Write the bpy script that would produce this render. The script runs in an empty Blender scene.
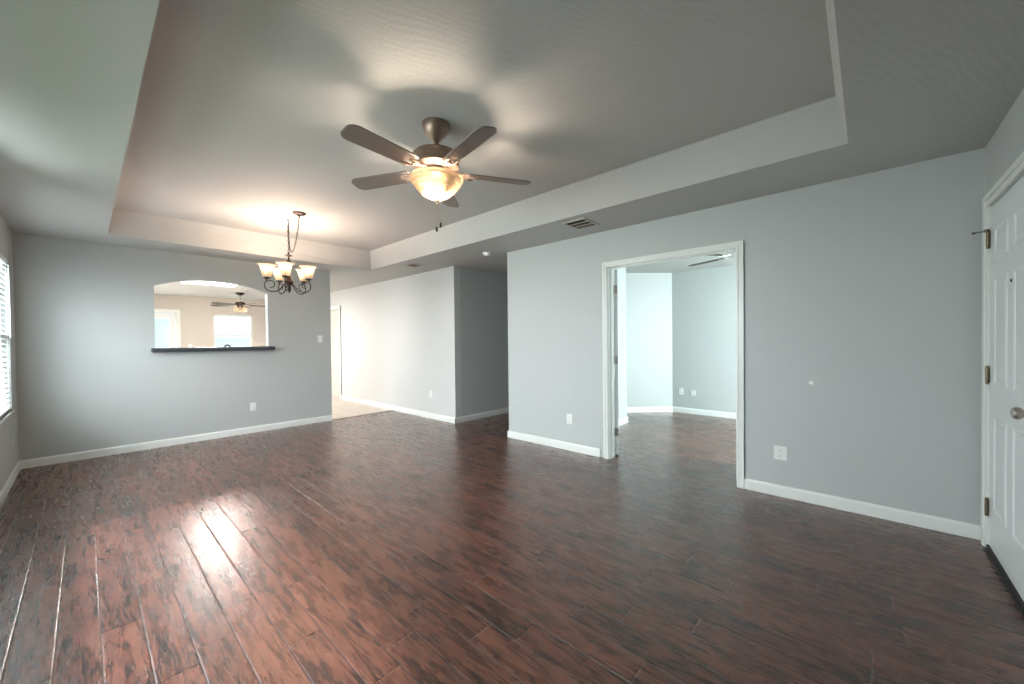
import bpy, bmesh, math, random
from mathutils import Vector, Matrix
random.seed(7)
PI = math.pi
SC = bpy.context.scene
COL = SC.collection

# ------------------------------------------------------------------ camera
F = 386.6145; YAW = .7367; PITCH = -.0124; ROLL = -.0103; CAMH = 1.2781
def camera():
    c, s = math.cos(YAW), math.sin(YAW)
    R0 = Vector((c, s, 0)); D0 = Vector((-s, c, 0)); U0 = Vector((0, 0, 1))
    D1 = D0*math.cos(PITCH)+U0*math.sin(PITCH); U1 = -D0*math.sin(PITCH)+U0*math.cos(PITCH)
    R2 = R0*math.cos(ROLL)+U1*math.sin(ROLL); U2 = -R0*math.sin(ROLL)+U1*math.cos(ROLL)
    cd = bpy.data.cameras.new('camera'); co = bpy.data.objects.new('camera', cd); COL.objects.link(co)
    cd.sensor_width = 36; cd.lens = F/1024*36; cd.shift_y = (345.4659-342)/1024
    cd.clip_start = .02; cd.clip_end = 200
    B = -D1
    co.matrix_world = Matrix(((R2.x, U2.x, B.x, 0), (R2.y, U2.y, B.y, 0), (R2.z, U2.z, B.z, CAMH), (0, 0, 0, 1)))
    SC.camera = co
camera()

# ------------------------------------------------------------------ world, lamps, exposure
SC.view_settings.view_transform = 'Standard'; SC.view_settings.look = 'None'
SC.view_settings.gamma = 1; SC.view_settings.use_curve_mapping = False
SC.view_settings.exposure = 0.14
W = bpy.data.worlds.new('sky'); SC.world = W; W.use_nodes = True
nt = W.node_tree; nt.nodes.clear()
wo = nt.nodes.new('ShaderNodeOutputWorld'); wb = nt.nodes.new('ShaderNodeBackground')
wb.inputs[0].default_value = (.80, .93, 1, 1); wb.inputs[1].default_value = 3.0
nt.links.new(wb.outputs[0], wo.inputs[0])

def area(name, loc, target, sx, sy, power, col, spread=PI):
    l = bpy.data.lights.new(name, 'AREA'); l.shape = 'RECTANGLE'; l.size = sx; l.size_y = sy
    l.energy = power; l.color = col; l.spread = spread
    o = bpy.data.objects.new(name, l); COL.objects.link(o); o.location = loc
    o.rotation_euler = (Vector(target)-Vector(loc)).to_track_quat('-Z', 'Z' if abs((Vector(target)-Vector(loc)).normalized().z) < .9 else 'Y').to_euler()
    return o
# daylight standing just outside each window; the kitchen side one is added
area('daylight_front_window', (-5.25, -.80, 1.75), (-5.25, 1.4, .75), 1.9, 1.5, 150, (.88, .97, 1), 2.35)
area('daylight_living_window', (-2.7, -.80, 1.75), (-2.5, 1.4, .75), 2.5, 1.6, 118, (.86, .98, 1), 2.3)
area('daylight_den_window', (1.3, 5.4, 1.6), (-1, 5.4, .9), 1.5, 1.5, 400, (.80, .99, 1), PI)
area('daylight_kitchen_window', (-12.5, 2.6, 1.6), (-11, 2.6, 1.2), 1.0, 1.2, 25, (.9, .97, 1))
area('daylight_patio_door', (-12.5, 1.05, 1.3), (-11, 1.05, 1.1), .8, 1.8, 50, (.9, .97, 1))
area('kitchen_side_fill', (-9.0, -.80, 1.6), (-8.6, 1, 1.2), 2.2, 1.3, 140, (.97, .97, .96))  # added fill for kitchen and hall wall, behind an unseen window
sun = bpy.data.lights.new('sun', 'SUN'); sun.energy = 8.5; sun.angle = math.radians(5); sun.color = (.66, .78, 1)
so = bpy.data.objects.new('sun', sun); COL.objects.link(so)
so.rotation_euler = Vector((0.02, 1.5, -2.15)).to_track_quat('-Z', 'Y').to_euler()
def point(name, loc, power, col, r=.03, parent=None):
    l = bpy.data.lights.new(name, 'POINT'); l.energy = power; l.color = col; l.shadow_soft_size = r
    o = bpy.data.objects.new(name, l); COL.objects.link(o); o.location = loc
    if parent: o.parent = parent
    return o

# ------------------------------------------------------------------ materials
def mat(name, col=(.8, .8, .8), rough=.5, metal=0, emit=None, es=0, alpha_t=0):
    m = bpy.data.materials.new(name); m.use_nodes = True
    b = m.node_tree.nodes['Principled BSDF']
    b.inputs['Base Color'].default_value = (*col, 1); b.inputs['Roughness'].default_value = rough
    b.inputs['Metallic'].default_value = metal
    if emit: b.inputs['Emission Color'].default_value = (*emit, 1); b.inputs['Emission Strength'].default_value = es
    n = m.node_tree
    # slight procedural unevenness on every surface
    tc = n.nodes.new('ShaderNodeTexCoord'); nz = n.nodes.new('ShaderNodeTexNoise'); nz.inputs['Scale'].default_value = 35
    mr = n.nodes.new('ShaderNodeMapRange'); mr.inputs['To Min'].default_value = max(0, rough-.05); mr.inputs['To Max'].default_value = min(1, rough+.05)
    n.links.new(tc.outputs['Object'], nz.inputs['Vector']); n.links.new(nz.outputs['Fac'], mr.inputs['Value'])
    n.links.new(mr.outputs[0], b.inputs['Roughness'])
    return m
def paint(name, col, rough=.55, scale=120, strength=.12, ripple=0, dist=.004):
    m = mat(name, col, rough); n = m.node_tree; b = n.nodes['Principled BSDF']
    tc = n.nodes.new('ShaderNodeTexCoord')
    nz = n.nodes.new('ShaderNodeTexNoise'); nz.inputs['Scale'].default_value = scale; nz.inputs['Detail'].default_value = 3
    n.links.new(tc.outputs['Object'], nz.inputs['Vector'])
    bp = n.nodes.new('ShaderNodeBump'); bp.inputs['Strength'].default_value = strength; bp.inputs['Distance'].default_value = dist
    n.links.new(nz.outputs['Fac'], bp.inputs['Height']); last = bp
    if ripple:
        wv = n.nodes.new('ShaderNodeTexWave'); wv.bands_direction = 'X'; wv.inputs['Scale'].default_value = 13
        wv.inputs['Distortion'].default_value = 9; wv.inputs['Detail'].default_value = 3; wv.inputs['Detail Scale'].default_value = .7
        mp = n.nodes.new('ShaderNodeMapping'); mp.inputs['Scale'].default_value = (1, .3, 1); mp.inputs['Rotation'].default_value = (0, 0, .9)
        n.links.new(tc.outputs['Object'], mp.inputs['Vector']); n.links.new(mp.outputs[0], wv.inputs['Vector'])
        b2 = n.nodes.new('ShaderNodeBump'); b2.inputs['Strength'].default_value = ripple; b2.inputs['Distance'].default_value = .004
        n.links.new(wv.outputs['Fac'], b2.inputs['Height']); n.links.new(bp.outputs[0], b2.inputs['Normal']); last = b2
    n.links.new(last.outputs[0], b.inputs['Normal'])
    return m
def wood_floor():
    m = bpy.data.materials.new('hand_scraped_wood'); m.use_nodes = True
    n = m.node_tree; b = n.nodes['Principled BSDF']; L = n.links.new
    def N(t, **k):
        x = n.nodes.new(t)
        for a, v in k.items(): setattr(x, a, v)
        return x
    def M(op, a, c=None, d=None, cl=False):
        x = N('ShaderNodeMath', operation=op, use_clamp=cl)
        for i, v in enumerate((a, c, d)):
            if v is None: continue
            if isinstance(v, (int, float)): x.inputs[i].default_value = v
            else: L(v, x.inputs[i])
        return x.outputs[0]
    tc = N('ShaderNodeTexCoord'); sp = N('ShaderNodeSeparateXYZ'); L(tc.outputs['Object'], sp.inputs[0])
    X, Y = sp.outputs[0], sp.outputs[1]
    PW, PL = .132, .88
    v = M('DIVIDE', M('SUBTRACT', Y, .025), PW)
    row = M('FLOOR', v); fv = M('SUBTRACT', v, row)
    wn = N('ShaderNodeTexWhiteNoise', noise_dimensions='1D'); L(row, wn.inputs['W'])
    u = M('DIVIDE', M('ADD', X, M('MULTIPLY', wn.outputs['Value'], 7.3)), PL)
    idx = M('FLOOR', u); fu = M('SUBTRACT', u, idx)
    cv = N('ShaderNodeCombineXYZ'); L(row, cv.inputs[0]); L(idx, cv.inputs[1])
    wc = N('ShaderNodeTexWhiteNoise', noise_dimensions='2D'); L(cv.outputs[0], wc.inputs['Vector'])
    rnd = wc.outputs['Value']
    # grain coordinates: stretched along the board, shifted per board
    gx = M('ADD', M('MULTIPLY', X, 1.0), M('MULTIPLY', rnd, 31.0)); gy = M('ADD', M('MULTIPLY', Y, 7.5), M('MULTIPLY', rnd, 57.0))
    gc = N('ShaderNodeCombineXYZ'); L(gx, gc.inputs[0]); L(gy, gc.inputs[1])
    n1 = N('ShaderNodeTexNoise'); n1.inputs['Scale'].default_value = 2.1; n1.inputs['Detail'].default_value = 2; n1.inputs['Distortion'].default_value = .4
    L(gc.outputs[0], n1.inputs['Vector'])
    rings = M('SINE', M('MULTIPLY', n1.outputs['Fac'], 52.0))               # cathedral figure
    n2 = N('ShaderNodeTexNoise'); n2.inputs['Scale'].default_value = 3.2; n2.inputs['Detail'].default_value = 6; n2.inputs['Roughness'].default_value = .70; n2.inputs['Distortion'].default_value = .45
    L(gc.outputs[0], n2.inputs['Vector'])
    fc = N('ShaderNodeCombineXYZ'); L(M('ADD', M('MULTIPLY', X, 5.0), M('MULTIPLY', rnd, 20)), fc.inputs[0]); L(M('MULTIPLY', Y, 75.0), fc.inputs[1])
    n3 = N('ShaderNodeTexNoise'); n3.inputs['Scale'].default_value = 1.6; n3.inputs['Detail'].default_value = 6; n3.inputs['Roughness'].default_value = .7; n3.inputs['Distortion'].default_value = .5; L(fc.outputs[0], n3.inputs['Vector'])
    tone = M('ADD', M('MULTIPLY', rings, .085), M('ADD', M('MULTIPLY', n2.outputs['Fac'], 1.0), M('ADD', M('MULTIPLY', n3.outputs['Fac'], .62), M('MULTIPLY', M('SUBTRACT', rnd, .5), .13))))
    cr = N('ShaderNodeValToRGB'); L(M('SUBTRACT', tone, .345), cr.inputs[0])
    e = cr.color_ramp.elements
    e[0].position = .22; e[0].color = (.016, .006, .004, 1)
    e[1].position = .80; e[1].color = (.21, .075, .040, 1)
    for p, c in ((.35, (.036, .013, .009, 1)), (.43, (.092, .028, .015, 1)), (.60, (.140, .047, .026, 1))):
        q = e.new(p); q.color = c
    # thin dark veins that run with the grain
    vc = N('ShaderNodeCombineXYZ'); L(M('ADD', M('MULTIPLY', X, 1.6), M('MULTIPLY', rnd, 83.0)), vc.inputs[0]); L(M('ADD', M('MULTIPLY', Y, 15.0), M('MULTIPLY', rnd, 19.0)), vc.inputs[1])
    n6 = N('ShaderNodeTexNoise'); n6.inputs['Scale'].default_value = 1.9; n6.inputs['Detail'].default_value = 3; n6.inputs['Distortion'].default_value = .8; L(vc.outputs[0], n6.inputs['Vector'])
    vein = M('DIVIDE', M('ABSOLUTE', M('SUBTRACT', n6.outputs['Fac'], .47)), .020, cl=True)
    veinm = M('MAXIMUM', vein, M('MULTIPLY', M('SUBTRACT', n2.outputs['Fac'], .40), 4.5, cl=True))
    vx = N('ShaderNodeMix', data_type='RGBA'); vx.inputs['A'].default_value = (.016, .007, .005, 1)
    L(M('ADD', M('MULTIPLY', veinm, .85), .15), vx.inputs['Factor']); L(cr.outputs[0], vx.inputs['B'])
    # grooves between boards
    gv = M('MINIMUM', fv, M('SUBTRACT', 1.0, fv)); gu = M('MULTIPLY', M('MINIMUM', fu, M('SUBTRACT', 1.0, fu)), PL/PW)
    edge = M('MINIMUM', gv, gu)
    groove = M('DIVIDE', edge, .045, cl=True)
    dark = M('DIVIDE', edge, .016, cl=True)
    mx = N('ShaderNodeMix', data_type='RGBA'); mx.inputs['A'].default_value = (.018, .008, .006, 1)
    L(dark, mx.inputs['Factor']); L(vx.outputs['Result'], mx.inputs['B']); L(mx.outputs['Result'], b.inputs['Base Color'])
    # scraped surface: waves across the board, grain pores, rounded edges
    wc2 = N('ShaderNodeCombineXYZ'); L(M('ADD', M('MULTIPLY', X, 7.0), M('MULTIPLY', rnd, 40)), wc2.inputs[0]); L(M('MULTIPLY', Y, 13.0), wc2.inputs[1])
    n4 = N('ShaderNodeTexNoise'); n4.inputs['Scale'].default_value = 1.3; n4.inputs['Detail'].default_value = 3; L(wc2.outputs[0], n4.inputs['Vector'])
    hgt = M('ADD', M('ADD', M('MULTIPLY', n4.outputs['Fac'], .55), M('MULTIPLY', n3.outputs['Fac'], .26)), M('ADD', M('MULTIPLY', M('POWER', groove, .6), 1.6), M('MULTIPLY', rings, .035)))
    bp = N('ShaderNodeBump'); bp.inputs['Strength'].default_value = .42; bp.inputs['Distance'].default_value = .006
    L(hgt, bp.inputs['Height']); L(bp.outputs[0], b.inputs['Normal'])
    L(M('ADD', M('MULTIPLY', n2.outputs['Fac'], .10), .225), b.inputs['Roughness'])
    b.inputs['Specular IOR Level'].default_value = .75
    b.inputs['Coat Weight'].default_value = .4; b.inputs['Coat Roughness'].default_value = .42
    return m
def tile_mat():
    m = mat('beige_floor_tile', (.62, .54, .46), .3); n = m.node_tree; b = n.nodes['Principled BSDF']
    tc = n.nodes.new('ShaderNodeTexCoord'); br = n.nodes.new('ShaderNodeTexBrick'); br.offset = 0
    br.inputs['Color1'].default_value = (.62, .53, .45, 1); br.inputs['Color2'].default_value = (.55, .47, .40, 1); br.inputs['Mortar'].default_value = (.38, .33, .29, 1)
    br.inputs['Scale'].default_value = 1; br.inputs['Brick Width'].default_value = .33; br.inputs['Row Height'].default_value = .33; br.inputs['Mortar Size'].default_value = .006
    n.links.new(tc.outputs['Object'], br.inputs['Vector']); n.links.new(br.outputs['Color'], b.inputs['Base Color'])
    return m
def glass_mat(name, tint=(1, 1, 1), gl=.07):
    m = bpy.data.materials.new(name); m.use_nodes = True; n = m.node_tree; n.nodes.clear()
    o = n.nodes.new('ShaderNodeOutputMaterial'); mx = n.nodes.new('ShaderNodeMixShader'); t = n.nodes.new('ShaderNodeBsdfTransparent'); g = n.nodes.new('ShaderNodeBsdfGlossy')
    t.inputs[0].default_value = (*tint, 1); g.inputs['Roughness'].default_value = .02; mx.inputs[0].default_value = gl
    n.links.new(t.outputs[0], mx.inputs[1]); n.links.new(g.outputs[0], mx.inputs[2]); n.links.new(mx.outputs[0], o.inputs[0])
    return m
def lamp_glass(name, col, es, trans=.25, rough=.3, body=(.5, .4, .3)):
    m = bpy.data.materials.new(name); m.use_nodes = True; n = m.node_tree; n.nodes.clear(); L = n.links.new
    o = n.nodes.new('ShaderNodeOutputMaterial')
    p = n.nodes.new('ShaderNodeBsdfPrincipled'); p.inputs['Base Color'].default_value = (*body, 1); p.inputs['Roughness'].default_value = rough
    tc = n.nodes.new('ShaderNodeTexCoord'); nz = n.nodes.new('ShaderNodeTexNoise'); nz.inputs['Scale'].default_value = 22; nz.inputs['Distortion'].default_value = 1.5
    L(tc.outputs['Object'], nz.inputs['Vector'])
    mr = n.nodes.new('ShaderNodeMapRange'); mr.inputs['To Min'].default_value = es*.75; mr.inputs['To Max'].default_value = es*1.25
    L(nz.outputs['Fac'], mr.inputs['Value']); L(mr.outputs[0], p.inputs['Emission Strength'])
    p.inputs['Emission Color'].default_value = (*col, 1)
    t = n.nodes.new('ShaderNodeBsdfTransparent'); t.inputs[0].default_value = (*col, 1)
    tl = n.nodes.new('ShaderNodeBsdfTranslucent'); tl.inputs[0].default_value = (*body, 1)
    m1 = n.nodes.new('ShaderNodeMixShader'); m1.inputs[0].default_value = .4
    L(p.outputs[0], m1.inputs[1]); L(tl.outputs[0], m1.inputs[2])
    m2 = n.nodes.new('ShaderNodeMixShader'); m2.inputs[0].default_value = trans
    L(m1.outputs[0], m2.inputs[1]); L(t.outputs[0], m2.inputs[2]); L(m2.outputs[0], o.inputs[0])
    return m

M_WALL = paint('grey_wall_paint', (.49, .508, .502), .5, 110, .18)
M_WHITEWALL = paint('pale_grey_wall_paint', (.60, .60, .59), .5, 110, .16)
M_KWALL = paint('warm_beige_wall_paint', (.60, .55, .50), .6, 110, .12)
M_CEIL = paint('matt_ceiling_paint', (.50, .497, .478), .75, 60, .18, ripple=.15)
M_TRIM = mat('white_gloss_trim', (.78, .79, .76), .3)
M_DOOR = mat('white_door_enamel', (.74, .77, .77), .32)
M_WOOD = wood_floor()
M_TILE = tile_mat()
M_BRONZE = mat('oil_rubbed_bronze', (.045, .03, .024), .38, .8)
M_NICKEL = mat('brushed_nickel', (.48, .42, .37), .33, .85)
M_TAUPE = mat('fan_housing_metal', (.28, .20, .155), .38, .7)
M_BRASS = mat('aged_brass', (.20, .16, .10), .35, .9)
M_BLADE = mat('taupe_blade_wood', (.20, .165, .15), .5)
M_DARKWOOD = mat('dark_blade_wood', (.06, .045, .035), .6)
M_PLASTIC = mat('white_plastic', (.82, .82, .80), .35)
M_SLOT = mat('dark_slot', (.03, .03, .03), .6)
M_BLACK = mat('black_rubber', (.012, .012, .013), .6)
M_LEDGE = mat('charcoal_stone', (.055, .065, .075), .28)
M_VENT = mat('vent_enamel', (.50, .47, .43), .45)
M_GRILL = mat('dark_vent_bay', (.10, .065, .045), .7)
M_BLIND = mat('white_blind_slat', (.80, .83, .82), .45)
M_GLASS = glass_mat('window_glass')
M_BOWL = lamp_glass('alabaster_bowl', (.95, .66, .38), .22, .16, .3, (.20, .15, .095))
M_SHADE = lamp_glass('frosted_bell_glass', (1, .78, .50), .65, .10, .3, (.13, .105, .075))
M_BULB = mat('lit_bulb', (1, .9, .7), .4, 0, (1, .84, .55), 7)
M_TUBE = mat('lit_diffuser', (1, 1, 1), .4, 0, (1, .98, .95), 5)
M_CAB = mat('painted_cabinet', (.62, .58, .52), .4)
M_SIDING = mat('pale_lap_siding', (.62, .70, .78), .7)
M_GRASS = mat('lawn_green', (.10, .16, .06), .9)
M_CHROME = mat('chrome', (.7, .7, .72), .15, 1)

# ------------------------------------------------------------------ mesh helpers
def bx(bm, x0, x1, y0, y1, z0, z1, bev=0):
    x0, x1 = sorted((x0, x1)); y0, y1 = sorted((y0, y1)); z0, z1 = sorted((z0, z1))
    v = [bm.verts.new(p) for p in ((x0,y0,z0),(x1,y0,z0),(x1,y1,z0),(x0,y1,z0),(x0,y0,z1),(x1,y0,z1),(x1,y1,z1),(x0,y1,z1))]
    fs = [bm.faces.new([v[i] for i in f]) for f in ((3,2,1,0),(4,5,6,7),(0,1,5,4),(1,2,6,5),(2,3,7,6),(3,0,4,7))]
    if bev:
        es = list({e for f in fs for e in f.edges})
        bmesh.ops.bevel(bm, geom=es, offset=bev, segments=2, affect='EDGES', profile=.6)
    return v
def lathe(bm, prof, seg=32, loc=(0, 0, 0), cap=False):
    rings = []
    for r, z in prof:
        if r < 1e-6: rings.append([bm.verts.new((loc[0], loc[1], loc[2]+z))])
        else: rings.append([bm.verts.new((loc[0]+r*math.cos(2*PI*i/seg), loc[1]+r*math.sin(2*PI*i/seg), loc[2]+z)) for i in range(seg)])
    for a, b in zip(rings, rings[1:]):
        for i in range(seg):
            j = (i+1) % seg
            if len(a) == 1 and len(b) == 1: continue
            if len(a) == 1: bm.faces.new((a[0], b[i], b[j]))
            elif len(b) == 1: bm.faces.new((a[j], a[i], b[0]))
            else: bm.faces.new((a[i], b[i], b[j], a[j]))
def tube(bm, pts, r, seg=8, r_end=None, closed=False):
    P = [Vector(p) for p in pts]; n = len(P); rings = []
    up = Vector((0, 0, 1)); prev = None
    for i, p in enumerate(P):
        if closed: t = (P[(i+1) % n]-P[i-1]).normalized()
        else: t = (P[min(i+1, n-1)]-P[max(i-1, 0)]).normalized()
        if prev is None:
            a = t.cross(up)
            if a.length < .1: a = t.cross(Vector((1, 0, 0)))
            a.normalize()
        else: a = (prev-t*prev.dot(t)).normalized()
        prev = a; b = t.cross(a)
        rr = r if r_end is None else r+(r_end-r)*i/(n-1)
        rings.append([bm.verts.new(p+a*rr*math.cos(2*PI*k/seg)+b*rr*math.sin(2*PI*k/seg)) for k in range(seg)])
    pairs = list(zip(rings, rings[1:]))+([(rings[-1], rings[0])] if closed else [])
    for A, B in pairs:
        for k in range(seg):
            j = (k+1) % seg; bm.faces.new((A[k], A[j], B[j], B[k]))
    if not closed:
        bm.faces.new(rings[0][::-1]); bm.faces.new(rings[-1])
def prism(bm, poly, axis, a, b):
    """extrude a 2-D outline along an axis; poly holds the two other coordinates in axis order"""
    def P(u, v, w): return {'x': (w, u, v), 'y': (u, w, v), 'z': (u, v, w)}[axis]
    A = [bm.verts.new(P(u, v, a)) for u, v in poly]; B = [bm.verts.new(P(u, v, b)) for u, v in poly]
    bm.faces.new(A); bm.faces.new(B[::-1])
    for i in range(len(poly)):
        j = (i+1) % len(poly); bm.faces.new((A[i], B[i], B[j], A[j]))
def obj(name, bm, m, parent=None, smooth=False, recalc=True):
    if recalc: bmesh.ops.recalc_face_normals(bm, faces=bm.faces)
    me = bpy.data.meshes.new(name); bm.to_mesh(me); bm.free()
    if m: me.materials.append(m)
    if smooth:
        for p in me.polygons: p.use_smooth = True
        try: me.set_sharp_from_angle(angle=math.radians(40))
        except Exception: pass
    o = bpy.data.objects.new(name, me); COL.objects.link(o)
    if parent: o.parent = parent
    return o
def B(): return bmesh.new()
def tag(o, label, cat, group=None, kind=None):
    o['label'] = label; o['category'] = cat
    if group: o['group'] = group
    if kind: o['kind'] = kind
    return o
def thing(name, label, cat, loc=(0, 0, 0), rz=0, group=None):
    o = bpy.data.objects.new(name, None); COL.objects.link(o); o.empty_display_size = .1
    o.location = loc; o.rotation_euler = (0, 0, rz)
    return tag(o, label, cat, group)
def struct(name, bm, m, parent=None, smooth=False, recalc=True):
    o = obj(name, bm, m, parent, smooth, recalc)
    if not parent: o['kind'] = 'structure'
    return o
def sroot(name, loc, rz=0):
    o = bpy.data.objects.new(name, None); COL.objects.link(o); o.location = loc; o.rotation_euler = (0, 0, rz); o.empty_display_size = .1
    o['kind'] = 'structure'; return o

# ------------------------------------------------------------------ the shell
XA, YB, YC, XD, YW = -6.4655, 3.7525, 3.8425, .56, -.4865
XC, XBL, YAE, T, H = -4.6846, -3.4728, 2.7057, .12, 2.44
HT = 2.465                                  # walls run a little past the ceiling plane
XF = -12.2                                  # far kitchen wall

bm = B(); bx(bm, XA, 1.2, -.61, 8.3, -.05, 0); struct('floor', bm, M_WOOD)
bm = B(); bx(bm, XF-.15, XA-.0, -.61, 4.0, -.05, -.002); struct('floor_kitchen', bm, M_TILE)
bm = B(); bx(bm, XA-.022, XA+.012, YAE, YC, -.001, .006, .002); struct('trim_1', bm, mat('dark_transition_strip', (.09, .05, .035), .4))

# ceiling with the raised tray
lo = [(-5.872, .172), (-.085, .192), (-.066, 3.088), (-5.866, 3.105)]
hi = [(-5.852, .218), (-.120, .235), (-.120, 3.034), (-5.775, 3.046)]
bm = B()
out = [(XF-.15, -.61), (1.2, -.61), (1.2, 8.3), (XF-.15, 8.3)]
vo = [bm.verts.new((x, y, H)) for x, y in out]; vl = [bm.verts.new((x, y, H)) for x, y in lo]; vh = [bm.verts.new((x, y, 2.72)) for x, y in hi]
for i in range(4):
    j = (i+1) % 4
    bm.faces.new((vo[i], vo[j], vl[j], vl[i])); bm.faces.new((vl[i], vl[j], vh[j], vh[i]))
bm.faces.new(vh)
bmesh.ops.recalc_face_normals(bm, faces=bm.faces)
for f in bm.faces:
    pass
struct('ceiling', bm, M_CEIL)

# wall_left: far wall with the arched pass-through
OY0, OY1, OZ0, OZS, OZP = .575, 1.803, 1.205, 2.003, 2.125
bm = B()
ym = (OY0+OY1)/2; hw = (OY1-OY0)/2
arch = []
for i in range(25):
    t = -1+2*i/24; arch.append((ym+hw*t, OZS+(OZP-OZS)*(1-abs(t)**2.2)))
poly_top = [(OY0, HT)]+arch[:]+[(OY1, HT)]
bx(bm, XA-T, XA, -.6065, OY0, 0, HT); bx(bm, XA-T, XA, OY1, YAE, 0, HT); bx(bm, XA-T, XA, OY0, OY1, 0, OZ0)
for (ya, za), (yb, zb) in zip(arch, arch[1:]):
    prism(bm, [(ya, za), (yb, zb), (yb, HT), (ya, HT)], 'x', XA-T, XA)
bmesh.ops.remove_doubles(bm, verts=bm.verts, dist=1e-5)
struct('wall_left', bm, M_WALL)

# wall_front: the window wall beside the camera (y = YW), windows 1 and 2
W1 = (-6.05, -4.50, .66, 2.10); W2 = (-4.10, -1.30, .62, 2.10); W3 = (-10.1, -7.9, 1.0, 2.05)
def wall_y(bm, y0, y1, x0, x1, holes, z1=HT):
    x = x0
    for hx0, hx1, hz0, hz1 in sorted(holes):
        bx(bm, x, hx0, y0, y1, 0, z1)
        if hz0 > .001: bx(bm, hx0, hx1, y0, y1, 0, hz0)
        bx(bm, hx0, hx1, y0, y1, hz1, z1); x = hx1
    bx(bm, x, x1, y0, y1, 0, z1)
def wall_x(bm, x0, x1, y0, y1, holes, z1=HT):
    y = y0
    for a, b, hz0, hz1 in sorted(holes):
        bx(bm, x0, x1, y, a, 0, z1)
        if hz0 > .001: bx(bm, x0, x1, a, b, 0, hz0)
        bx(bm, x0, x1, a, b, hz1, z1); y = b
    bx(bm, x0, x1, y, y1, 0, z1)
bm = B(); wall_y(bm, YW-T, YW, XA, XD+T, [W1, W2]); struct('wall_front', bm, M_WALL)
bm = B(); wall_y(bm, YW-T, YW, XF-T, XA-T, [W3]); struct('wall_kitchen_side', bm, M_KWALL)
# wall_back: wall with the den doorway
DX0, DX1, DZ = -2.03, -.785, 2.068
bm = B(); wall_y(bm, YB, YB+T, XBL, XD, [(DX0, DX1, 0, DZ)]); struct('wall_back', bm, M_WALL)
# wall_right: entry wall with the front door
EY0, EY1, EZ = 2.655, 3.605, 2.055
bm = B(); wall_x(bm, XD, XD+T, -.6065, YB+T, [(EY0, EY1, 0, EZ)]); struct('wall_right', bm, M_WALL)
# hall and kitchen walls
KD0, KD1 = -9.55, -8.72
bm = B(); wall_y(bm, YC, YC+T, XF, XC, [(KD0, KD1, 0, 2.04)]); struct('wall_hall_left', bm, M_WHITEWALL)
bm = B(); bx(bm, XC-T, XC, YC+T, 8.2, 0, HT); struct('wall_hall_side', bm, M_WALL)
bm = B(); bx(bm, XBL, XBL+T, YB+T, 8.2, 0, HT); struct('wall_hall_right', bm, M_WALL)
bm = B(); bx(bm, XC-T, XBL+T, 8.2, 8.3, 0, HT); struct('wall_hall_end', bm, M_WALL)
W4 = (2.18, 3.03, .90, 2.035); PD = (.62, 1.47, 0, 2.03)
bm = B(); wall_x(bm, XF-T, XF, -.6065, YC+T, [PD, W4]); struct('wall_kitchen_far', bm, M_KWALL)
# den
W5 = (4.7, 6.2, .7, 2.1)
bm = B(); wall_x(bm, 1.0, 1.0+T, YB+T, 7.05, [W5]); bx(bm, XD+T, 1.0+T, YB, YB+T, 0, HT); struct('wall_den_right', bm, M_WALL)
bm = B(); bx(bm, -2.48, 1.0, 6.93, 7.05, 0, HT); struct('wall_den_back', bm, M_WALL)
bm = B(); bx(bm, XBL+T, -2.687, YB+T, 5.58, 0, HT, ); struct('wall_den_left', bm, M_WALL)
bm = B(); prism(bm, [(-2.48, 6.93), (-3.3528, 6.057), (-3.3528, 6.23), (-2.48, 7.05)], 'z', 0, HT); struct('wall_den_corner', bm, M_WALL)

# baseboards: a profiled board run along each visible wall foot
BB = [(0, 0), (.014, 0), (.014, .072), (.010, .083), (.004, .089), (0, .089)]
def baseboard(name, p0, p1, nrm):
    """run from p0 to p1 on the wall face, standing out along nrm"""
    p0, p1, nrm = Vector((*p0, 0)), Vector((*p1, 0)), Vector((*nrm, 0)).normalized()
    bm = B(); A = [bm.verts.new(p0+nrm*u+Vector((0, 0, v))) for u, v in BB]; C = [bm.verts.new(p1+nrm*u+Vector((0, 0, v))) for u, v in BB]
    bm.faces.new(A); bm.faces.new(C[::-1])
    for i in range(len(BB)):
        j = (i+1) % len(BB); bm.faces.new((A[i], C[i], C[j], A[j]))
    struct(name, bm, M_TRIM)
baseboard('baseboard_left', (XA, YW), (XA, YAE), (1, 0))
baseboard('baseboard_front', (XA, YW), (XD, YW), (0, 1))
baseboard('baseboard_back', (XBL, YB), (-2.115, YB), (0, -1))
baseboard('baseboard_back_right', (-.755, YB), (XD, YB), (0, -1))
baseboard('baseboard_right', (XD, YW), (XD, EY0-.09), (-1, 0))
baseboard('baseboard_hall', (KD1+.08, YC), (XC+.014, YC), (0, -1))
baseboard('baseboard_hall_side', (XC, YC-.014), (XC, 8.2), (1, 0))
baseboard('baseboard_hall_far', (XF, YC), (KD0-.08, YC), (0, -1))
baseboard('baseboard_hall_right', (XBL, YB-.014), (XBL, 8.2), (-1, 0))
baseboard('baseboard_hall_end', (XC, 8.2), (XBL, 8.2), (0, -1))
baseboard('baseboard_den_left', (-2.687, YB+T), (-2.687, 5.594), (1, 0))
baseboard('baseboard_den_corner', (-3.3528, 6.057), (-2.48, 6.93), (1, -1))
baseboard('baseboard_den_back', (-2.486, 6.93), (1.0, 6.93), (0, -1))
baseboard('baseboard_kitchen', (XF, 1.56), (XF, YC), (1, 0))

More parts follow.
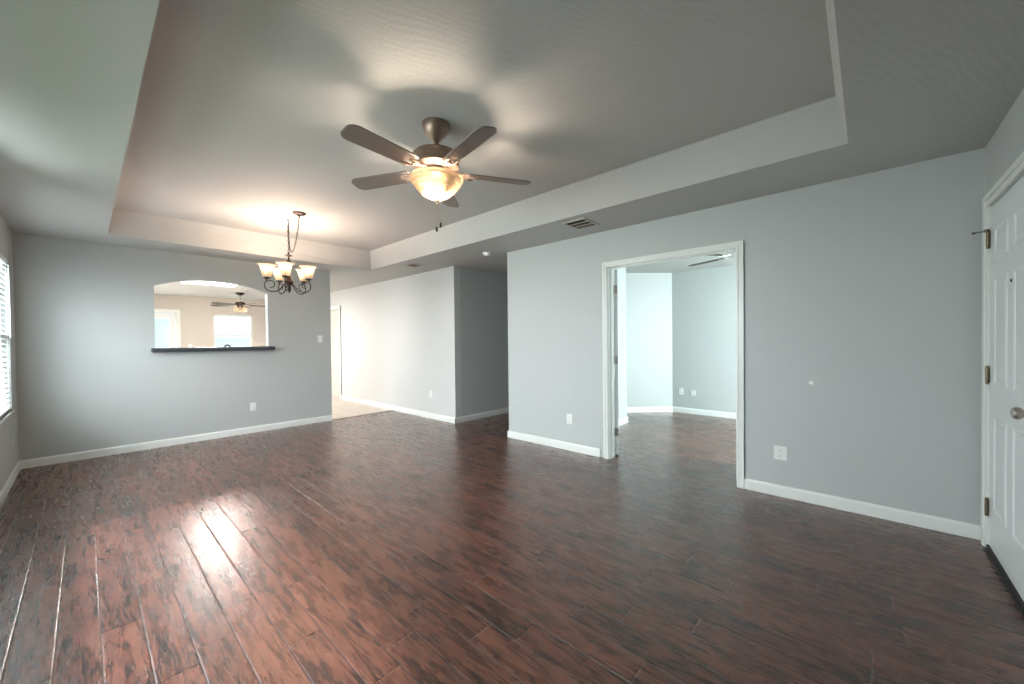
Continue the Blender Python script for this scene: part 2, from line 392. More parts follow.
# ------------------------------------------------------------------ casings
def casing_y(name, x0, x1, ztop, y, sgn, w=.057, zb=0):
    """door casing on a wall of constant y; x0..x1 is the clear opening"""
    bm = B()
    for d0, d1, th in ((0, w, .012), (w*.55, w, .019), (w*.05, w*.25, .016)):
        bx(bm, x0-d1, x0-d0, y, y+sgn*th, zb, ztop+d1); bx(bm, x1+d0, x1+d1, y, y+sgn*th, zb, ztop+d1)
        bx(bm, x0-d0, x1+d0, y, y+sgn*th, ztop+d0, ztop+d1)
    return struct(name, bm, M_TRIM)
def casing_x(name, y0, y1, ztop, x, sgn, w=.057, zb=0, wfar=None):
    bm = B()
    for d0, d1, th in ((0, w, .012), (w*.55, w, .019), (w*.05, w*.25, .016)):
        k = 1 if wfar is None else wfar/w
        bx(bm, x, x+sgn*th, y0-d1, y0-d0, zb, ztop+d1); bx(bm, x, x+sgn*th, y1+d0*k, y1+d1*k, zb, ztop+d1)
        bx(bm, x, x+sgn*th, y0-d0, y1+d0*k, ztop+d0, ztop+d1)
    return struct(name, bm, M_TRIM)
# den doorway: jamb lining + casing
casing_y('trim_2', DX0+.012, DX1-.012, DZ-.016, YB, -1, .052)
casing_y('trim_3', DX0+.012, DX1-.012, DZ-.016, YB+T, 1, .078)
bm = B(); bx(bm, DX0, DX0+.018, YB-.001, YB+T+.001, 0, DZ); bx(bm, DX1-.018, DX1, YB-.001, YB+T+.001, 0, DZ); bx(bm, DX0, DX1, YB-.001, YB+T+.001, DZ-.018, DZ)
bx(bm, DX0+.018, DX0+.028, YB+.045, YB+.08, 0, DZ-.018); bx(bm, DX1-.028, DX1-.018, YB+.045, YB+.08, 0, DZ-.018); bx(bm, DX0+.018, DX1-.018, YB+.045, YB+.08, DZ-.028, DZ-.018)
struct('trim_4', bm, M_TRIM)
# front door: casing + jamb
casing_x('trim_5', EY0+.015, EY1-.015, EZ-.015, XD, -1, .075, wfar=.105)
bm = B(); bx(bm, XD-.001, XD+T, EY1-.018, EY1, 0, EZ); bx(bm, XD-.001, XD+T, EY0, EY0+.018, 0, EZ); bx(bm, XD-.001, XD+T, EY0, EY1, EZ-.018, EZ)
struct('trim_6', bm, M_TRIM)
# kitchen doorway and patio door
casing_y('trim_7', KD0, KD1, 2.03, YC, -1, .075)
casing_x('trim_8', PD[0], PD[1], 2.03, XF, 1, .075)
# thin metal corner bead glint is part of the walls; arch reveal strip of the pass-through stays plain plaster

# ------------------------------------------------------------------ doors
def raised(bm, u0, u1, v0, v1, face, sgn, mk):
    """a raised panel with a sunk moulding round it. mk(u, v, d) -> point, d = depth out of the face"""
    def ring(i, d): return [mk(u0+i, v0+i, d), mk(u1-i, v0+i, d), mk(u1-i, v1-i, d), mk(u0+i, v1-i, d)]
    R = [[bm.verts.new(p) for p in ring(i, d)] for i, d in ((0, .0005), (.006, .006), (.014, .004), (.022, -.003), (.05, .004))]
    for a, b in zip(R, R[1:]):
        for k in range(4):
            j = (k+1) % 4; bm.faces.new((a[k], a[j], b[j], b[k]))
    bm.faces.new(R[-1])
def six_panel(name, w, h, t, mk_parent, cols, rows, m=M_DOOR):
    """leaf in local coords: hinge edge at x=0, leaf along +x, face at y=0 (front) to y=t"""
    bm = B(); bx(bm, 0, w, 0, t, .012, h, .002)
    for c0, c1 in cols:
        for r0, r1 in rows:
            raised(bm, c0, c1, r0, r1, 0, 1, lambda u, v, d: (u, -d, v))
            raised(bm, c0, c1, r0, r1, 0, 1, lambda u, v, d: (u, t+d, v))
    return bm
def hinge(parent, x, y, z, m, name='hinge'):
    bm = B(); tube(bm, [(x, y, z-.045), (x, y, z+.045)], .007, 10)
    bx(bm, x-.020, x+.020, y-.001, y+.003, z-.045, z+.045)
    for k in (-.05, .05): lathe(bm, [(0, -.004), (.006, -.004), (.006, .004), (0, .004)], 10, (x, y, z+k))
    return obj(name, bm, m, parent, True)
ROWS = [(.27, .82), (.99, 1.60), (1.70, 1.88)]
# front door: hinge edge at y = EY1-.02, leaf runs towards -y, face towards -x
d = sroot('door_1', (XD-.004, EY1-.022, .006), -PI/2)
w = EY1-EY0-.044
obj('leaf', six_panel('leaf', w, EZ-.034, .044, None, [(.12, .385), (.50, .785)], ROWS), M_DOOR, d)
for z in (.255, 1.04, 1.84): hinge(d, -.004, -.010, z, M_BRASS)
bm = B()   # lever knob turned with its rose, axis along -y local
def lathe_y(bm, prof, loc, seg=28, sgn=-1):
    rings = []
    for r, q in prof:
        if r < 1e-6: rings.append([bm.verts.new((loc[0], loc[1]+sgn*q, loc[2]))])
        else: rings.append([bm.verts.new((loc[0]+r*math.cos(2*PI*i/seg), loc[1]+sgn*q, loc[2]+r*math.sin(2*PI*i/seg))) for i in range(seg)])
    for a, b in zip(rings, rings[1:]):
        for i in range(seg):
            j = (i+1) % seg
            if len(a) == 1: bm.faces.new((a[0], b[i], b[j]))
            elif len(b) == 1: bm.faces.new((a[j], a[i], b[0]))
            else: bm.faces.new((a[i], b[i], b[j], a[j]))
KN = [(0, 0), (.033, 0), (.033, .004), (.026, .010), (.012, .014), (.011, .032), (.018, .036), (.026, .044), (.028, .054), (.024, .064), (.014, .069), (0, .070)]
lathe_y(bm, KN, (w-.07, 0, .93)); obj('door_knob', bm, M_NICKEL, d, True)
bm = B(); lathe_y(bm, [(0, 0), (.030, 0), (.030, .006), (.024, .012), (0, .013)], (w-.07, 0, 1.10)); bx(bm, w-.076, w-.064, -.028, -.010, 1.085, 1.115, .002)
obj('deadbolt', bm, M_NICKEL, d, True)
bm = B(); lathe_y(bm, [(0, 0), (.009, 0), (.009, .003), (.006, .004), (0, .003)], (w/2-.01, 0, 1.55)); obj('peephole', bm, M_BLACK, d, True)
bm = B(); bx(bm, .004, w-.004, -.012, .004, .002, .034, .002); obj('door_sweep', bm, M_BLACK, d)
bm = B(); bx(bm, -.003, w+.003, .012, .04, EZ-.033, EZ-.025); obj('gap_shade_strip', bm, M_BLACK, d)  # black strip stands in for the shade in the gap over the leaf
# hinge pin door stop on the top hinge
bm = B(); tube(bm, [(-.004, -.014, 1.885), (-.004, -.014, 1.90)], .010, 10); tube(bm, [(-.004, -.014, 1.892), (-.034, -.055, 1.892)], .0035, 8); tube(bm, [(-.034, -.055, 1.892), (-.040, -.062, 1.892)], .007, 8)
tube(bm, [(-.004, -.014, 1.892), (.03, -.028, 1.892)], .0035, 8)
obj('pin_stop', bm, M_BRASS, d, True)
bm = B(); bx(bm, XD-.022, XD+T, EY0, EY1, 0, .014, .003); struct('trim_9', bm, mat('dark_threshold', (.03, .025, .022), .4))

# den double doors, both leaves swung open into the den
hw_ = (DX1-DX0)/2-.02
dl = sroot('door_2', (DX0+.052, YB+T+.030, .006), math.atan2(.89, -.46))
obj('leaf', six_panel('leaf', hw_, DZ-.032, .035, None, [(.10, .27), (.345, .515)], ROWS), M_DOOR, dl)
for z in (.26, 1.05, 1.82):
    bm = B(); bx(bm, -.003, .001, .003, .034, z-.045, z+.045, .001); tube(bm, [(-.004, .040, z-.047), (-.004, .040, z+.047)], .007, 10)
    obj('hinge', bm, M_NICKEL, dl, True)
dr = sroot('door_3', (DX1-.016, YB+T+.016, .006), math.atan2(1, .02))
obj('leaf', six_panel('leaf', hw_, DZ-.032, .035, None, [(.10, .27), (.345, .515)], ROWS), M_DOOR, dr)
for z in (.26, 1.05, 1.82): hinge(dr, -.006, .018, z, M_NICKEL)
bm = B()   # kick-down stop on the leaf's foot
bx(bm, hw_-.09, hw_-.04, .035, .043, .05, .10, .002); tube(bm, [(hw_-.065, .045, .085), (hw_-.065, .135, .028)], .007, 8); lathe(bm, [(0, 0), (.013, .0), (.014, .02), (.008, .03), (0, .03)], 12, (hw_-.065, .14, .002))
obj('door_stop', bm, M_BLACK, dr, True)
# kitchen doorway leaf and patio door
dk = sroot('door_4', (KD1-.01, YC+.06, .004), PI-.03)
obj('leaf', six_panel('leaf', KD1-KD0-.03, 2.02, .035, None, [(.11, .36), (.46, .70)], ROWS), M_KWALL, dk)
bm = B(); lathe_y(bm, KN, (KD1-KD0-.10, .035, .93), sgn=1); obj('door_knob', bm, M_NICKEL, dk, True)
dp = sroot('door_5', (XF-.05, PD[0]+.01, .004), PI/2)
wp = PD[1]-PD[0]-.02
bm = B(); bx(bm, 0, .11, -.02, .02, 0, 2.01); bx(bm, wp-.11, wp, -.02, .02, 0, 2.01); bx(bm, .11, wp-.11, -.02, .02, 0, .25); bx(bm, .11, wp-.11, -.02, .02, 1.88, 2.01)
obj('door_frame', bm, M_DOOR, dp)
bm = B(); bx(bm, .11, wp-.11, -.004, .004, .25, 1.88); obj('pane', bm, M_GLASS, dp)

# ------------------------------------------------------------------ windows (built in local x along the wall, y through it)
def window(name, loc, rz, w, z0, z1, grille=False):
    r = sroot(name, loc, rz); f = .045
    bm = B()
    for a, b, c, e in ((0, w, z0, z0+f), (0, w, z1-f, z1), (0, f, z0+f, z1-f), (w-f, w, z0+f, z1-f)): bx(bm, a, b, -.10, -.05, c, e)
    zm = z0+(z1-z0)*.5; bx(bm, f, w-f, -.095, -.055, zm-.022, zm+.022)
    if grille: bx(bm, w/2-.02, w/2+.02, -.095, -.055, z0+f, z1-f)
    obj('window_frame', bm, M_TRIM, r)
    bm = B(); bx(bm, f, w-f, -.078, -.072, z0+f, z1-f); obj('pane', bm, M_GLASS, r)
    bm = B(); bx(bm, -.012, w+.012, -.11, .016, z0-.018, z0, .003); obj('window_sill', bm, M_TRIM, r)
    return r
window('window_1', (W1[1], YW, 0), PI, 0, 0, 0) if False else None
# local +y must point into the room
window('window_1', (W1[0], YW, 0), 0, W1[1]-W1[0], W1[2], W1[3], True)
window('window_2', (W2[0], YW, 0), 0, W2[1]-W2[0], W2[2], W2[3], True)
window('added_window_3', (W3[0], YW, 0), 0, W3[1]-W3[0], W3[2], W3[3], True)  # unseen window, added to let more light into the kitchen
window('window_4', (XF, W4[1], 0), -PI/2, W4[1]-W4[0], W4[2], W4[3])
window('window_5', (1.0, W5[0], 0), PI/2, W5[1]-W5[0], W5[2], W5[3], True)
def blind(name, label, loc, rz, w, z0, z1, tilt, pitch=.048):
    r = thing(name, label, 'blind', loc, rz)
    bm = B(); bx(bm, .012, w-.012, -.038, .010, z1-.052, z1-.004, .003); obj('head_rail', bm, M_BLIND, r)
    bm = B(); z = z1-.085; k = 0
    while z > z0+.05:
        c, s = math.cos(tilt)*.024, math.sin(tilt)*.024
        v = [bm.verts.new(p) for p in ((.02, -.014-c, z-s), (w-.02, -.014-c, z-s), (w-.02, -.014+c, z+s), (.02, -.014+c, z+s),
                                       (.02, -.014-c, z-s+.0028), (w-.02, -.014-c, z-s+.0028), (w-.02, -.014+c, z+s+.0028), (.02, -.014+c, z+s+.0028))]
        for f in ((3,2,1,0),(4,5,6,7),(0,1,5,4),(1,2,6,5),(2,3,7,6),(3,0,4,7)): bm.faces.new([v[i] for i in f])
        z -= pitch
    obj('slats', bm, M_BLIND, r)
    bm = B(); bx(bm, .015, w-.015, -.036, .008, z0+.012, z0+.034, .003); obj('bottom_rail', bm, M_BLIND, r)
    for u in (.18, w-.18):
        bm = B(); tube(bm, [(u, .011, z0+.03), (u, .011, z1-.05)], .0018, 6); obj('ladder_cord', bm, M_BLIND, r)
    bm = B(); tube(bm, [(.10, .022, z1-.06), (.102, .024, z1-.75)], .004, 6); obj('tilt_wand', bm, M_BLIND, r)
    return r
blind('window_blind', 'white horizontal slat blind hanging in the window at the far left', (W1[0], YW-.012, 0), 0, W1[1]-W1[0], W1[2], W1[3], -.5)
blind('window_blind', 'pale raised slat blind in the far window seen through the arched opening', (XF-.012, W4[1], 0), -PI/2, W4[1]-W4[0], 1.50, W4[3], .25)

# ------------------------------------------------------------------ pass-through ledge
bm = B(); bx(bm, XA-T-.05, XA+.075, .535, 1.872, 1.180, 1.232, .012)
tag(obj('counter_ledge', bm, M_LEDGE), 'dark charcoal counter ledge along the bottom of the arched wall opening', 'counter')

# ------------------------------------------------------------------ wall plates (local: face towards -y)
def plate_base(r, w=.072, h=.116):
    bm = B(); bx(bm, -w/2, w/2, -.006, 0, -h/2, h/2, .003); return obj('cover_plate', bm, M_PLASTIC, r)
def outlet(label, loc, rz, w=.072, h=.116, group=None):
    r = thing('wall_outlet', label, 'outlet', loc, rz, group=group); plate_base(r, w, h)
    for s in (-1, 1):
        bm = B(); pts = []
        for i in range(20):
            a = 2*PI*i/20; pts.append((max(-.0125, min(.0125, .017*math.cos(a))), s*.024+.0155*math.sin(a)))
        prism(bm, pts, 'y', -.0085, -.004); rc = obj('receptacle', bm, M_PLASTIC, r)
        bm = B(); bx(bm, -.0075, -.0052, -.0092, -.0080, s*.024-.001, s*.024+.008); bx(bm, .0052, .0075, -.0092, -.0080, s*.024-.001, s*.024+.007); bx(bm, -.002, .002, -.0092, -.0080, s*.024-.009, s*.024-.005)
        obj('slots', bm, M_SLOT, rc)
    bm = B(); lathe_y(bm, [(0, .0055), (.003, .0055), (.003, .0072), (0, .0078)], (0, 0, 0), 10); obj('screw', bm, M_PLASTIC, r, True)
    return r
def switch(label, loc, rz):
    r = thing('light_switch', label, 'switch', loc, rz); plate_base(r)
    bm = B(); bx(bm, -.006, .006, -.016, -.004, -.004, .012, .0015); obj('toggle', bm, M_PLASTIC, r)
    for s in (-.042, .042):
        bm = B(); lathe_y(bm, [(0, .0055), (.003, .0055), (.003, .0068), (0, .0072)], (0, 0, s), 10); obj('screw', bm, M_PLASTIC, r, True)
    return r
outlet('white duplex outlet on the far grey wall below the arched opening, near its right end', (XA, 1.595, .372), PI/2)
switch('white toggle light switch on the far grey wall right of the hanging chandelier', (XA, 2.533, 1.337), PI/2)
outlet('white outlet low on the left window wall, between window and corner', (-6.12, YW, .37), PI)
outlet('white duplex outlet on the pale hall wall beside the grey outer corner', (-5.314, YC, .405), 0)
outlet('small white outlet on the pale hall wall, farther back near the tile floor', (-7.70, YC, .40), 0)
switch('white light switch on the pale hall wall by the far door', (-8.10, YC, 1.30), 0)
outlet('white outlet on the grey wall left of the white doorway', (-2.516, YB, .364), 0)
o_ = outlet('large white outlet plate on the grey wall right of the white doorway', (-.491, YB, .350), 0, .088, .112)
for ch in list(o_.children):
    if ch.name.startswith('receptacle'): pass
outlet('left white outlet of the pair low on the den wall seen through the doorway', (-2.33, 6.93, .372), 0)
outlet('right white outlet of the pair low on the den wall seen through the doorway', (-2.13, 6.93, .355), 0, .078, .09)
switch('white switch plate on the beige far wall beside the patio door', (XF, 1.72, 1.22), PI/2)
r = thing('cable_grommet', 'small round white cable plug in the grey wall right of the doorway', 'wall plug', (-.289, YB, .928))
bm = B(); lathe_y(bm, [(0, 0), (.017, 0), (.017, .003), (.012, .008), (.006, .009), (.006, .016), (0, .017)], (0, 0, 0)); obj('bumper', bm, M_PLASTIC, r, True)

# ------------------------------------------------------------------ ceiling vents and smoke alarm
M_LOUV = mat('brown_louvre', (.20, .145, .11), .6)
def vent(label, cx, cy, w, d, bays):
    r = thing('ceiling_vent', label, 'vent', (cx, cy, H))
    bm = B(); f = .022
    for a, b, c, e in ((-w/2, w/2, -d/2, -d/2+f), (-w/2, w/2, d/2-f, d/2), (-w/2, -w/2+f, -d/2+f, d/2-f), (w/2-f, w/2, -d/2+f, d/2-f)): bx(bm, a, b, c, e, -.010, 0, .002)
    for k in range(1, bays):
        y = -d/2+f+(d-2*f)*k/bays; bx(bm, -w/2+f, w/2-f, y-.004, y+.004, -.009, 0)
    obj('frame', bm, M_VENT, r)
    bm = B(); bx(bm, -w/2+f, w/2-f, -d/2+f, d/2-f, -.0015, -.0005); obj('duct_opening', bm, M_GRILL, r)
    n = 7
    for b in range(bays):
        y0 = -d/2+f+(d-2*f)*b/bays+.005; y1 = -d/2+f+(d-2*f)*(b+1)/bays-.005
        bm = B()
        for k in range(n):
            x = -w/2+f+(w-2*f)*(k+.5)/n; s = [-1, 0, 1][b % 3] if bays > 1 else 1
            prism(bm, [(x-.006*s-.001, -.009), (x-.006*s+.001, -.009), (x+.006*s+.001, -.002), (x+.006*s-.001, -.002)], 'y', y0, y1)
        obj('louver_bank', bm, M_LOUV, r)
    return r
vent('tan ceiling vent with three louvre banks near the white doorway', -2.085, 3.345, .255, .30, 3)
vent('small brown ceiling vent above the opening to the pale hall', -5.035, 3.36, .22, .22, 1)
r = thing('smoke_alarm', 'small white round alarm on the ceiling by the hall corner', 'smoke alarm', (-3.68, 3.585, H))
bm = B(); lathe(bm, [(0, 0), (.060, 0), (.060, -.008), (.056, -.014), (0, -.014)], 32); obj('base', bm, M_PLASTIC, r, True)
bm = B(); lathe(bm, [(.050, -.014), (.049, -.026), (.040, -.034), (0, -.036)], 32); obj('cover', bm, M_PLASTIC, r, True)
bm = B(); lathe(bm, [(.010, -.036), (.010, -.040), (0, -.041)], 14); obj('button', bm, M_CHROME, r, True)

# ------------------------------------------------------------------ ceiling fan
def blade_bm(r0, r1, w0, w1, ang, z, pitch=.2, th=.008):
    """outline with rounded tip, tilted about its long axis and turned to ang"""
    pts = [(r0, -w0/2), (r0+.03, -w0/2-.006)]
    n = 8
    for i in range(n+1): pts.append((r1-.06+.06*math.sin(PI/2*i/n), -w1/2+ .045*(1-math.cos(PI/2*i/n))))
    pts += [(x, -y) for x, y in reversed(pts[2:])]+[(r0+.03, w0/2+.006), (r0, w0/2)]
    bm = B(); R = Matrix.Rotation(ang, 4, 'Z') @ Matrix.Translation((0, 0, z)) @ Matrix.Rotation(pitch, 4, 'X')
    A = [bm.verts.new(R @ Vector((x, y, th/2))) for x, y in pts]; Bv = [bm.verts.new(R @ Vector((x, y, -th/2))) for x, y in pts]
    bm.faces.new(A); bm.faces.new(Bv[::-1])
    for i in range(len(pts)):
        j = (i+1) % len(pts); bm.faces.new((A[i], Bv[i], Bv[j], A[j]))
    return bm
def iron_bm(r0, r1, ang, z, zb):
    bm = B(); R = Matrix.Rotation(ang, 4, 'Z')
    def P(x, y, q): return R @ Vector((x, y, q))
    tube(bm, [P(r0, 0, z), P((r0+r1)/2, 0, z-.012), P(r1, 0, zb-.006)], .009, 8)
    for s in (-1, 1): tube(bm, [P((r0+r1)/2, 0, z-.01), P(r1-.01, s*.03, zb-.006), P(r1+.05, s*.035, zb-.007)], .006, 8)
    return bm
FX, FY = -2.106, 1.591
fan = thing('ceiling_fan', 'bronze ceiling fan with lit amber glass bowl hung in the raised ceiling tray', 'ceiling fan', (FX, FY, 2.72))
Z = -2.72
bm = B(); lathe(bm, [(0, 0), (.093, 0), (.093, -.012), (.086, -.040), (.060, -.075), (.030, -.105), (.018, -.118), (0, -.118)], 40); obj('canopy', bm, M_TAUPE, fan, True)
bm = B(); tube(bm, [(0, 0, -.11), (0, 0, -.20)], .013, 14); lathe(bm, [(.013, -.165), (.028, -.175), (.030, -.195), (.02, -.20)], 24); obj('downrod', bm, M_TAUPE, fan, True)
bm = B(); lathe(bm, [(0, -.185), (.09, -.187), (.140, -.195), (.153, -.206), (.153, -.215), (.147, -.220), (.147, -.268), (.153, -.273), (.150, -.286), (.120, -.300), (0, -.300)], 48); obj('motor_housing', bm, M_TAUPE, fan, True)
bm = B(); lathe(bm, [(.07, -.300), (.075, -.310), (.075, -.338), (.060, -.346), (0, -.346)], 32); obj('switch_housing', bm, M_TAUPE, fan, True)
bm = B(); prof = [(.172, -.352), (.176, -.358), (.174, -.366), (.164, -.378), (.165, -.384), (.148, -.402), (.149, -.408), (.126, -.430), (.127, -.436), (.098, -.458), (.098, -.463), (.064, -.482), (.030, -.496), (.012, -.500)]
lathe(bm, prof, 56); bw = obj('glass_bowl', bm, M_BOWL, fan, True)
bm = B(); lathe(bm, [(0, -.495), (.016, -.497), (.020, -.503), (.012, -.512), (.007, -.522), (.009, -.528), (0, -.534)], 24); obj('finial', bm, M_NICKEL, fan, True)
bm = B(); tube(bm, [(0, 0, -.34), (0, 0, -.50)], .005, 8); obj('bowl_rod', bm, M_NICKEL, fan, True)
for a in (0, 2*PI/3, 4*PI/3):
    bm = B(); lathe(bm, [(0, -.030), (.014, -.022), (.024, -.004), (.020, .016), (.012, .030), (.010, .045), (0, .045)], 20, (.055*math.cos(a), .055*math.sin(a), -.425)); obj('bulb', bm, M_BULB, fan, True)
for (u, v, zz) in ((-.003, -.003, -.675), (.0165, .0150, -.648)):
    bm = B(); z = -.515; 
    while z > zz:
        lathe(bm, [(0, .0022), (.0020, 0), (0, -.0022)], 6, (u, v, z)); z -= .0052
    tube(bm, [(u, v, -.515), (u, v, zz)], .0007, 5)
    pc = obj('pull_chain', bm, M_NICKEL, fan, True)
    bm = B(); lathe(bm, [(0, 0), (.006, -.002), (.0075, -.012), (.0075, -.026), (.005, -.034), (0, -.035)], 14, (u, v, zz)); obj('pull', bm, M_BLACK, pc, True)
A0 = YAW+PI/2
for k in range(5):
    a = A0+2*PI*k/5
    obj('blade_iron', iron_bm(.10, .20, a, -.302, -.318), M_TAUPE, fan, True)
    obj('blade', blade_bm(.19, .66, .105, .135, a, -.312), M_BLADE, fan)
point('fan_lamp', (FX, FY, 2.72-.430), 36, (1, .82, .64), .035)

# ------------------------------------------------------------------ chandelier
CX, CY = -4.992, 1.617
ch = thing('chandelier', 'bronze five-arm chandelier with lit bell glass shades hanging before the grey wall', 'chandelier', (CX, CY, 0))
cxo = -4.637-CX
bm = B(); lathe(bm, [(0, 2.72), (.066, 2.72), (.066, 2.712), (.055, 2.703), (.020, 2.697), (.010, 2.685), (0, 2.685)], 32, (cxo, 0, 0)); obj('canopy', bm, M_BRONZE, ch, True)
bm = B(); lathe(bm, [(0, 2.72), (.016, 2.72), (.014, 2.714), (.004, 2.708), (0, 2.708)], 16); tube(bm, [(0, 0, 2.712), (0, 0, 2.69), (.008, 0, 2.677), (.016, 0, 2.682), (.015, 0, 2.692)], .003, 8); obj('ceiling_hook', bm, M_BRONZE, ch, True)
def chain(bm, pts, ln=.034, wd=.0085, r=.0022):
    P = [Vector(p) for p in pts]; d = [0]
    for a, b in zip(P, P[1:]): d.append(d[-1]+(b-a).length)
    def at(s):
        for i in range(len(P)-1):
            if s <= d[i+1]+1e-9: return P[i].lerp(P[i+1], (s-d[i])/max(1e-9, d[i+1]-d[i]))
        return P[-1]
    n = max(2, int(d[-1]/(ln*.8)))
    for k in range(n):
        a, b = at(d[-1]*k/n), at(d[-1]*(k+1)/n); c = (a+b)/2; t = (b-a).normalized()
        s = t.cross(Vector((0, 1, 0)))
        if s.length < .1: s = t.cross(Vector((1, 0, 0)))
        s.normalize()
        if k % 2: s = t.cross(s)
        loop = [c+t*(ln/2*math.cos(2*PI*i/12))+s*(wd*math.sin(2*PI*i/12)) for i in range(12)]
        tube(bm, loop, r, 5, closed=True)
ZT = 2.345
bm = B(); chain(bm, [(0, 0, 2.685), (0, 0, ZT)]); obj('chain', bm, M_BRONZE, ch, True)
sw = []
for i in range(17):
    t = i/16; x = cxo*t; sag = 2.67+.03*t-.36*(4*t*(1-t))**.75*(1) ; sw.append((x*(.25+.75*t) if t < 1 else x, .0, sag))
bm = B(); chain(bm, sw); obj('chain', bm, M_BRONZE, ch, True)
bm = B(); tube(bm, [(x, y+.004, z) for x, y, z in sw], .0024, 6); tube(bm, [(.004, .004, 2.69), (.004, .004, ZT)], .0024, 6); obj('cord', bm, M_BLACK, ch, True)
bm = B()
lathe(bm, [(0, 2.350), (.010, 2.346), (.012, 2.335), (.007, 2.325), (.040, 2.305), (.043, 2.300), (.010, 2.292), (.009, 2.262), (.024, 2.236), (.034, 2.206), (.036, 2.190), (.018, 2.168), (.014, 2.13), (.016, 2.06), (.024, 2.04), (.03, 2.02), (.046, 2.005), (.050, 1.992), (.034, 1.975), (.020, 1.955), (.018, 1.925), (.022, 1.905), (.010, 1.885), (.006, 1.868), (0, 1.862)], 28)
obj('column', bm, M_BRONZE, ch, True)
RA = .222
shade_prof = [(.024, 2.030), (.038, 2.034), (.046, 2.05), (.052, 2.08), (.060, 2.115), (.066, 2.146), (.082, 2.166), (.098, 2.174)]
for k in range(5):
    a = -.47+2*PI*k/5          # first arm points back towards the camera
    ca, sa = math.cos(a), math.sin(a)
    def P(r, z): return (r*ca, r*sa, z)
    pts = []
    for i in range(9):                               # from hub down and outwards
        t = i/8; pts.append(P(.030+.165*t, 1.985-.115*math.sin(PI*.5*min(1, t*1.25))+.0*t))
    c0, cz = .185, 1.945
    for i in range(25):                              # big scroll outside and over, curling in
        t = i/24; an = -PI*.5+ t*2*PI*1.05; rad = .075*(1-t)**.75*.62+.030
        rad = .074-.050*t
        pts.append(P(c0+rad*math.cos(an), cz+rad*math.sin(an)))
    bm = B(); tube(bm, pts, .0062, 7, .0045); arm = obj('arm', bm, M_BRONZE, ch, True)
    bm = B(); tube(bm, [P(RA+.012, 1.992), P(RA, 2.012)], .006, 8); lathe(bm, [(0, 2.006), (.012, 2.008), (.032, 2.018), (.036, 2.030), (.028, 2.036), (.014, 2.038), (.014, 2.075), (0, 2.076)], 20, (RA*ca, RA*sa, 0)); obj('lamp_cup', bm, M_BRONZE, arm, True)
    bm = B(); lathe(bm, shade_prof, 32, (RA*ca, RA*sa, 0)); obj('lamp_shade', bm, M_SHADE, ch, True)
    bm = B(); lathe(bm, [(0, 2.075), (.012, 2.078), (.022, 2.10), (.020, 2.118), (.008, 2.134), (0, 2.136)], 16, (RA*ca, RA*sa, 0)); obj('bulb', bm, M_BULB, ch, True)
    point('chandelier_lamp', (CX+RA*ca, CY+RA*sa, 2.150), 12, (1, .76, .61), .02)

# ------------------------------------------------------------------ kitchen seen through the arch
kf = thing('ceiling_fan', 'dark bladed ceiling fan with lit glass shades, seen through the arched opening', 'ceiling fan', (-10.6, 2.40, H))
bm = B(); lathe(bm, [(0, 0), (.085, 0), (.080, -.03), (.03, -.06), (0, -.06)], 24); obj('canopy', bm, M_BRONZE, kf, True)
bm = B(); tube(bm, [(0, 0, -.05), (0, 0, -.24)], .012, 10); obj('downrod', bm, M_NICKEL, kf, True)
bm = B(); lathe(bm, [(0, -.20), (.06, -.21), (.10, -.23), (.10, -.27), (.07, -.30), (.04, -.34), (0, -.35)], 32); obj('motor_housing', bm, M_BRONZE, kf, True)
for k in range(5):
    a = YAW+PI+2*PI*k/5+.05
    obj('blade', blade_bm(.17, .64, .10, .13, a, -.285), M_DARKWOOD, kf)
    obj('blade_iron', iron_bm(.08, .18, a, -.28, -.288), M_NICKEL, kf, True)
for k in range(3):
    a = YAW+.2+2*PI*k/3; c, s = .085*math.cos(a), .085*math.sin(a)
    bm = B(); lathe(bm, [(.02, -.33), (.035, -.345), (.05, -.38), (.068, -.425)], 20, (c, s, 0)); obj('lamp_shade', bm, M_SHADE, kf, True)
point('kitchen_fan_lamp', (-10.6, 2.40, 1.93), 12, (1, .86, .66), .06)
kl = thing('ceiling_light', 'bright white boxed ceiling light glowing just inside the arched opening', 'ceiling light', (-8.9, 1.56, H))
bm = B(); bx(bm, -.16, .16, -.42, .42, -.03, 0, .004); obj('frame', bm, M_TRIM, kl)
bm = B(); bx(bm, -.14, .14, -.40, .40, -.07, -.03, .02); obj('diffuser', bm, M_TUBE, kl)
area('kitchen_tube_light', (-8.9, 1.56, H-.08), (-8.9, 1.56, 0), .8, .28, 110, (1, .96, .90))
# base cabinet, worktop and tap behind the opening
kc = thing('base_cabinet', 'painted base cabinet run behind the arched opening, standing on the tile floor', 'cabinet', (XA-T-.012, .2, 0))
bm = B(); bx(bm, -.60, 0, 0, 2.1, .10, .87); bx(bm, -.54, 0, 0, 2.1, 0, .10); obj('body', bm, M_CAB, kc)
for k in range(4):
    bm = B(); y = .02+k*.52; bx(bm, -.62, -.60, y, y+.50, .14, .84, .004); dd = obj('cabinet_door', bm, M_CAB, kc)
    bm = B(); tube(bm, [(-.62, y+.44, .66), (-.645, y+.44, .66), (-.645, y+.44, .76), (-.62, y+.44, .76)], .005, 6); obj('handle', bm, M_NICKEL, dd, True)
bm = B(); bx(bm, XA-T-.64, XA-T, .18, 2.32, .87, .91, .006); tag(obj('worktop', bm, M_LEDGE), 'dark kitchen worktop on the base cabinet behind the arched opening', 'worktop')
fz = thing('kitchen_faucet', 'dark curved faucet spout just showing above the ledge of the arched opening', 'faucet', (-6.80, 1.37, .91))
bm = B(); lathe(bm, [(0, 0), (.028, 0), (.028, .010), (.016, .02), (.016, .09), (0, .09)], 20); obj('base', bm, M_BRONZE, fz, True)
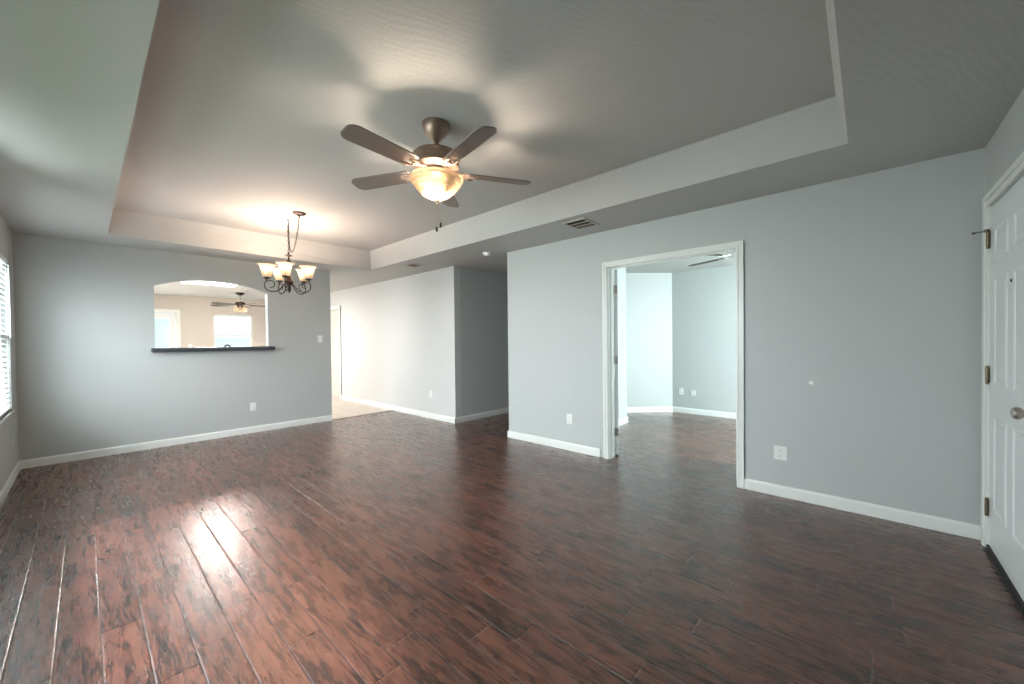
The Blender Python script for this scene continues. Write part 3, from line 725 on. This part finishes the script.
pts = [(0, 0, .05), (0, 0, .27)]+[(0-.0, .045-.045*math.cos(PI*i/10), .27+.078*math.sin(PI*i/10)) for i in range(1, 11)]+[(0, .09, .24)]
bm = B(); tube(bm, [(x, y-.04, z) for x, y, z in pts], .011, 10); obj('spout', bm, M_BRONZE, fz, True)
bm = B(); tube(bm, [(0, .016, .06), (.0, .07, .085)], .006, 8); obj('handle', bm, M_BRONZE, fz, True)

# ------------------------------------------------------------------ den fan (a blade shows under the door head)
df = thing('ceiling_fan', 'ceiling fan in the den with one dark blade showing at the top of the doorway', 'ceiling fan', (-1.03, 4.97, H))
bm = B(); lathe(bm, [(0, 0), (.08, 0), (.075, -.03), (.03, -.05), (0, -.05)], 24); obj('canopy', bm, M_PLASTIC, df, True)
bm = B(); tube(bm, [(0, 0, -.04), (0, 0, -.12)], .012, 10); obj('downrod', bm, M_PLASTIC, df, True)
bm = B(); lathe(bm, [(0, -.11), (.11, -.13), (.12, -.21), (.07, -.25), (0, -.26)], 32); obj('motor_housing', bm, M_PLASTIC, df, True)
for k in range(5):
    a = math.radians(157)+2*PI*k/5
    obj('blade', blade_bm(.17, .66, .10, .13, a, -.225, -.10), M_DARKWOOD, df)
    obj('blade_iron', iron_bm(.08, .18, a, -.21, -.228), M_PLASTIC, df, True)

# ------------------------------------------------------------------ outside
bm = B(); bx(bm, -40, 30, -40, 40, -.25, -.06); struct('ground', bm, M_GRASS)
nh = thing('neighbour_house', 'pale blue sided house wall outside the far kitchen window', 'house', (-17, 2, -.06))
bm = B(); bx(bm, -.3, 0, -6, 6, 0, 2.9)
for k in range(18):
    z = .1+k*.155; prism(bm, [(0, z), (.028, z), (.004, z+.155), (0, z+.155)], 'y', -6, 6)
obj('wall', bm, M_SIDING, nh)
bm = B(); prism(bm, [(-.4, 2.9), (.55, 2.75), (.55, 2.9), (-3.0, 4.0), (-3.0, 3.8)], 'y', -6.3, 6.3); obj('roof', bm, mat('grey_shingle', (.16, .15, .15), .9), nh)
